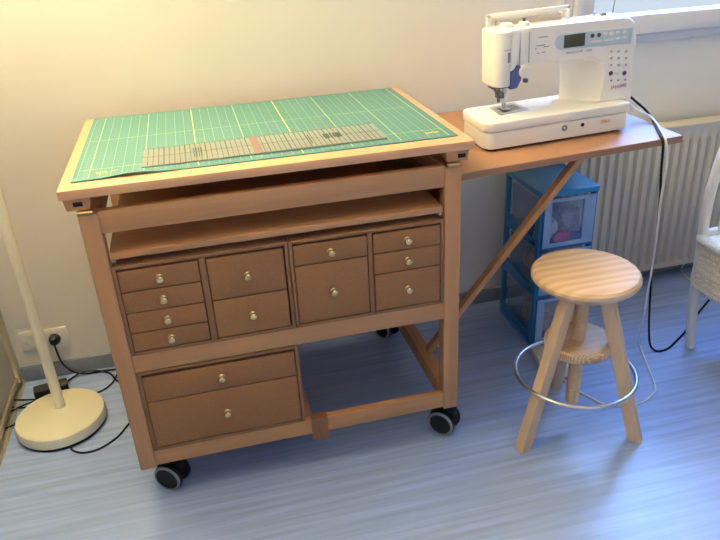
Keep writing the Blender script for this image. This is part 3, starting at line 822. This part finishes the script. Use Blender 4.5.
run('machine_cord', [(1.550, .318, .906), (1.560, .300, .885), (1.590, .28, .852), (1.618, .25, lzr+.014), (1.612, .20, lzr+.001), (1.596, .165, lzr-.001), (1.567, .105, lzr-.002), (1.556, .083, lzr-.004), (1.5555, .070, .797), (1.562, .068, .747), (1.564, .072, .638), (1.588, .096, .497), (1.608, .120, .38), (1.622, .14, .317), (1.660, .19, .194), (1.703, .25, .052), (1.715, .265, .008), (1.712, .25, .0033), (1.69, .20, .0033), (1.623, .036, .0033), (1.578, -.008, .0033), (1.524, -.030, .0033), (1.455, -.020, .0033), (1.415, .002, .0033), (1.392, .05, .0033), (1.378, .085, .0033), (1.366, .13, .0040), (1.358, .169, .010)], .0032, 'cord_white',
    'white cord hanging from the sewing machine and trailing under the stool')
pd = thing('foot_pedal', 'white plastic foot pedal on the floor behind the stool legs', 'foot pedal', (1.374, .256, 0), (0, 0, math.radians(-12)))
MB().prism([(-.085, .0), (.085, .0), (.085, .022), (-.085, .042)], 'x', -.054, .054, .004).build('pedal_body', 'white', pd)
MB().prism([(-.074, .0410), (.070, .0240), (.070, .0265), (-.074, .0435)], 'x', -.044, .044, .001).build('pedal_plate', 'cord_white', pd)
run('thin_cord', [(2.235, .70, .055), (2.215, .705, .012), (2.196, .655, .0035), (2.197, .59, .0035), (2.24, .54, .0035), (2.32, .52, .0035)], .003, 'cord_white',
    'thin white cord curling on the floor below the radiator')

# ------------------------------------------------------------------ daylight
wd = bpy.data.worlds.new('sky'); S.world = wd; wd.use_nodes = True
nt = wd.node_tree; bg = nt.nodes['Background']
tc = nt.nodes.new('ShaderNodeTexCoord'); sp3 = nt.nodes.new('ShaderNodeSeparateXYZ'); rp = nt.nodes.new('ShaderNodeValToRGB')
nt.links.new(tc.outputs['Generated'], sp3.inputs[0])
mr = nt.nodes.new('ShaderNodeMapRange'); mr.inputs[1].default_value = -.25; mr.inputs[2].default_value = .5
nt.links.new(sp3.outputs['Z'], mr.inputs[0]); nt.links.new(mr.outputs[0], rp.inputs[0])
rp.color_ramp.elements[0].position = .25; rp.color_ramp.elements[0].color = (.0235, .0265, .029, 1)
rp.color_ramp.elements[1].position = .75; rp.color_ramp.elements[1].color = (.20, .46, 1.0, 1)
# the side behind the camera is a dull, whiter sky
mrY = nt.nodes.new('ShaderNodeMapRange'); mrY.inputs[1].default_value = -.15; mrY.inputs[2].default_value = .15
nt.links.new(sp3.outputs['Y'], mrY.inputs[0])
mxY = nt.nodes.new('ShaderNodeMix'); mxY.data_type = 'RGBA'
nt.links.new(mrY.outputs[0], mxY.inputs['Factor']); mxY.inputs['A'].default_value = (.042, .057, .088, 1)
nt.links.new(rp.outputs[0], mxY.inputs['B']); nt.links.new(mxY.outputs['Result'], bg.inputs[0])
bg.inputs[1].default_value = 34
def portal(loc, rot, sx, sy):
    d = bpy.data.lights.new('window_portal', 'AREA'); d.shape = 'RECTANGLE'; d.size = sx; d.size_y = sy; d.cycles.is_portal = True
    o = bpy.data.objects.new('window_portal', d); C.objects.link(o); o.location = loc; o.rotation_euler = rot
portal(((VX0+VX1)/2, YF-.19, (VZ0+VZ1)/2), (PI/2, 0, 0), VX1-VX0, VZ1-VZ0)
portal(((WX0+WX1)/2, WY+.19, (WZ0+WZ1)/2), (-PI/2, 0, 0), WX1-WX0, WZ1-WZ0)

# ------------------------------------------------------------------ camera
cam = bpy.data.cameras.new('camera'); cam.sensor_width = 36; cam.lens = 694.34/720*36
co = bpy.data.objects.new('camera', cam); C.objects.link(co); S.camera = co
rt = Vector((.96833115, -.24492719, -.04842998)); up = Vector((.15259419, .42705845, .89125535)); fw = Vector((.19761024, .87042044, -.45090847))
Mx = Matrix((rt, up, -fw)).transposed().to_4x4(); Mx.translation = Vector((.3069, -1.5326, 1.4013))
co.matrix_world = Mx
cam.clip_start = .01

S.view_settings.view_transform = 'Standard'; S.view_settings.look = 'None'; S.view_settings.gamma = 1; S.view_settings.use_curve_mapping = False
S.view_settings.exposure = -.08
S.cycles.use_denoising = True
S.cycles.max_bounces = 10; S.cycles.diffuse_bounces = 6; S.cycles.transparent_max_bounces = 16
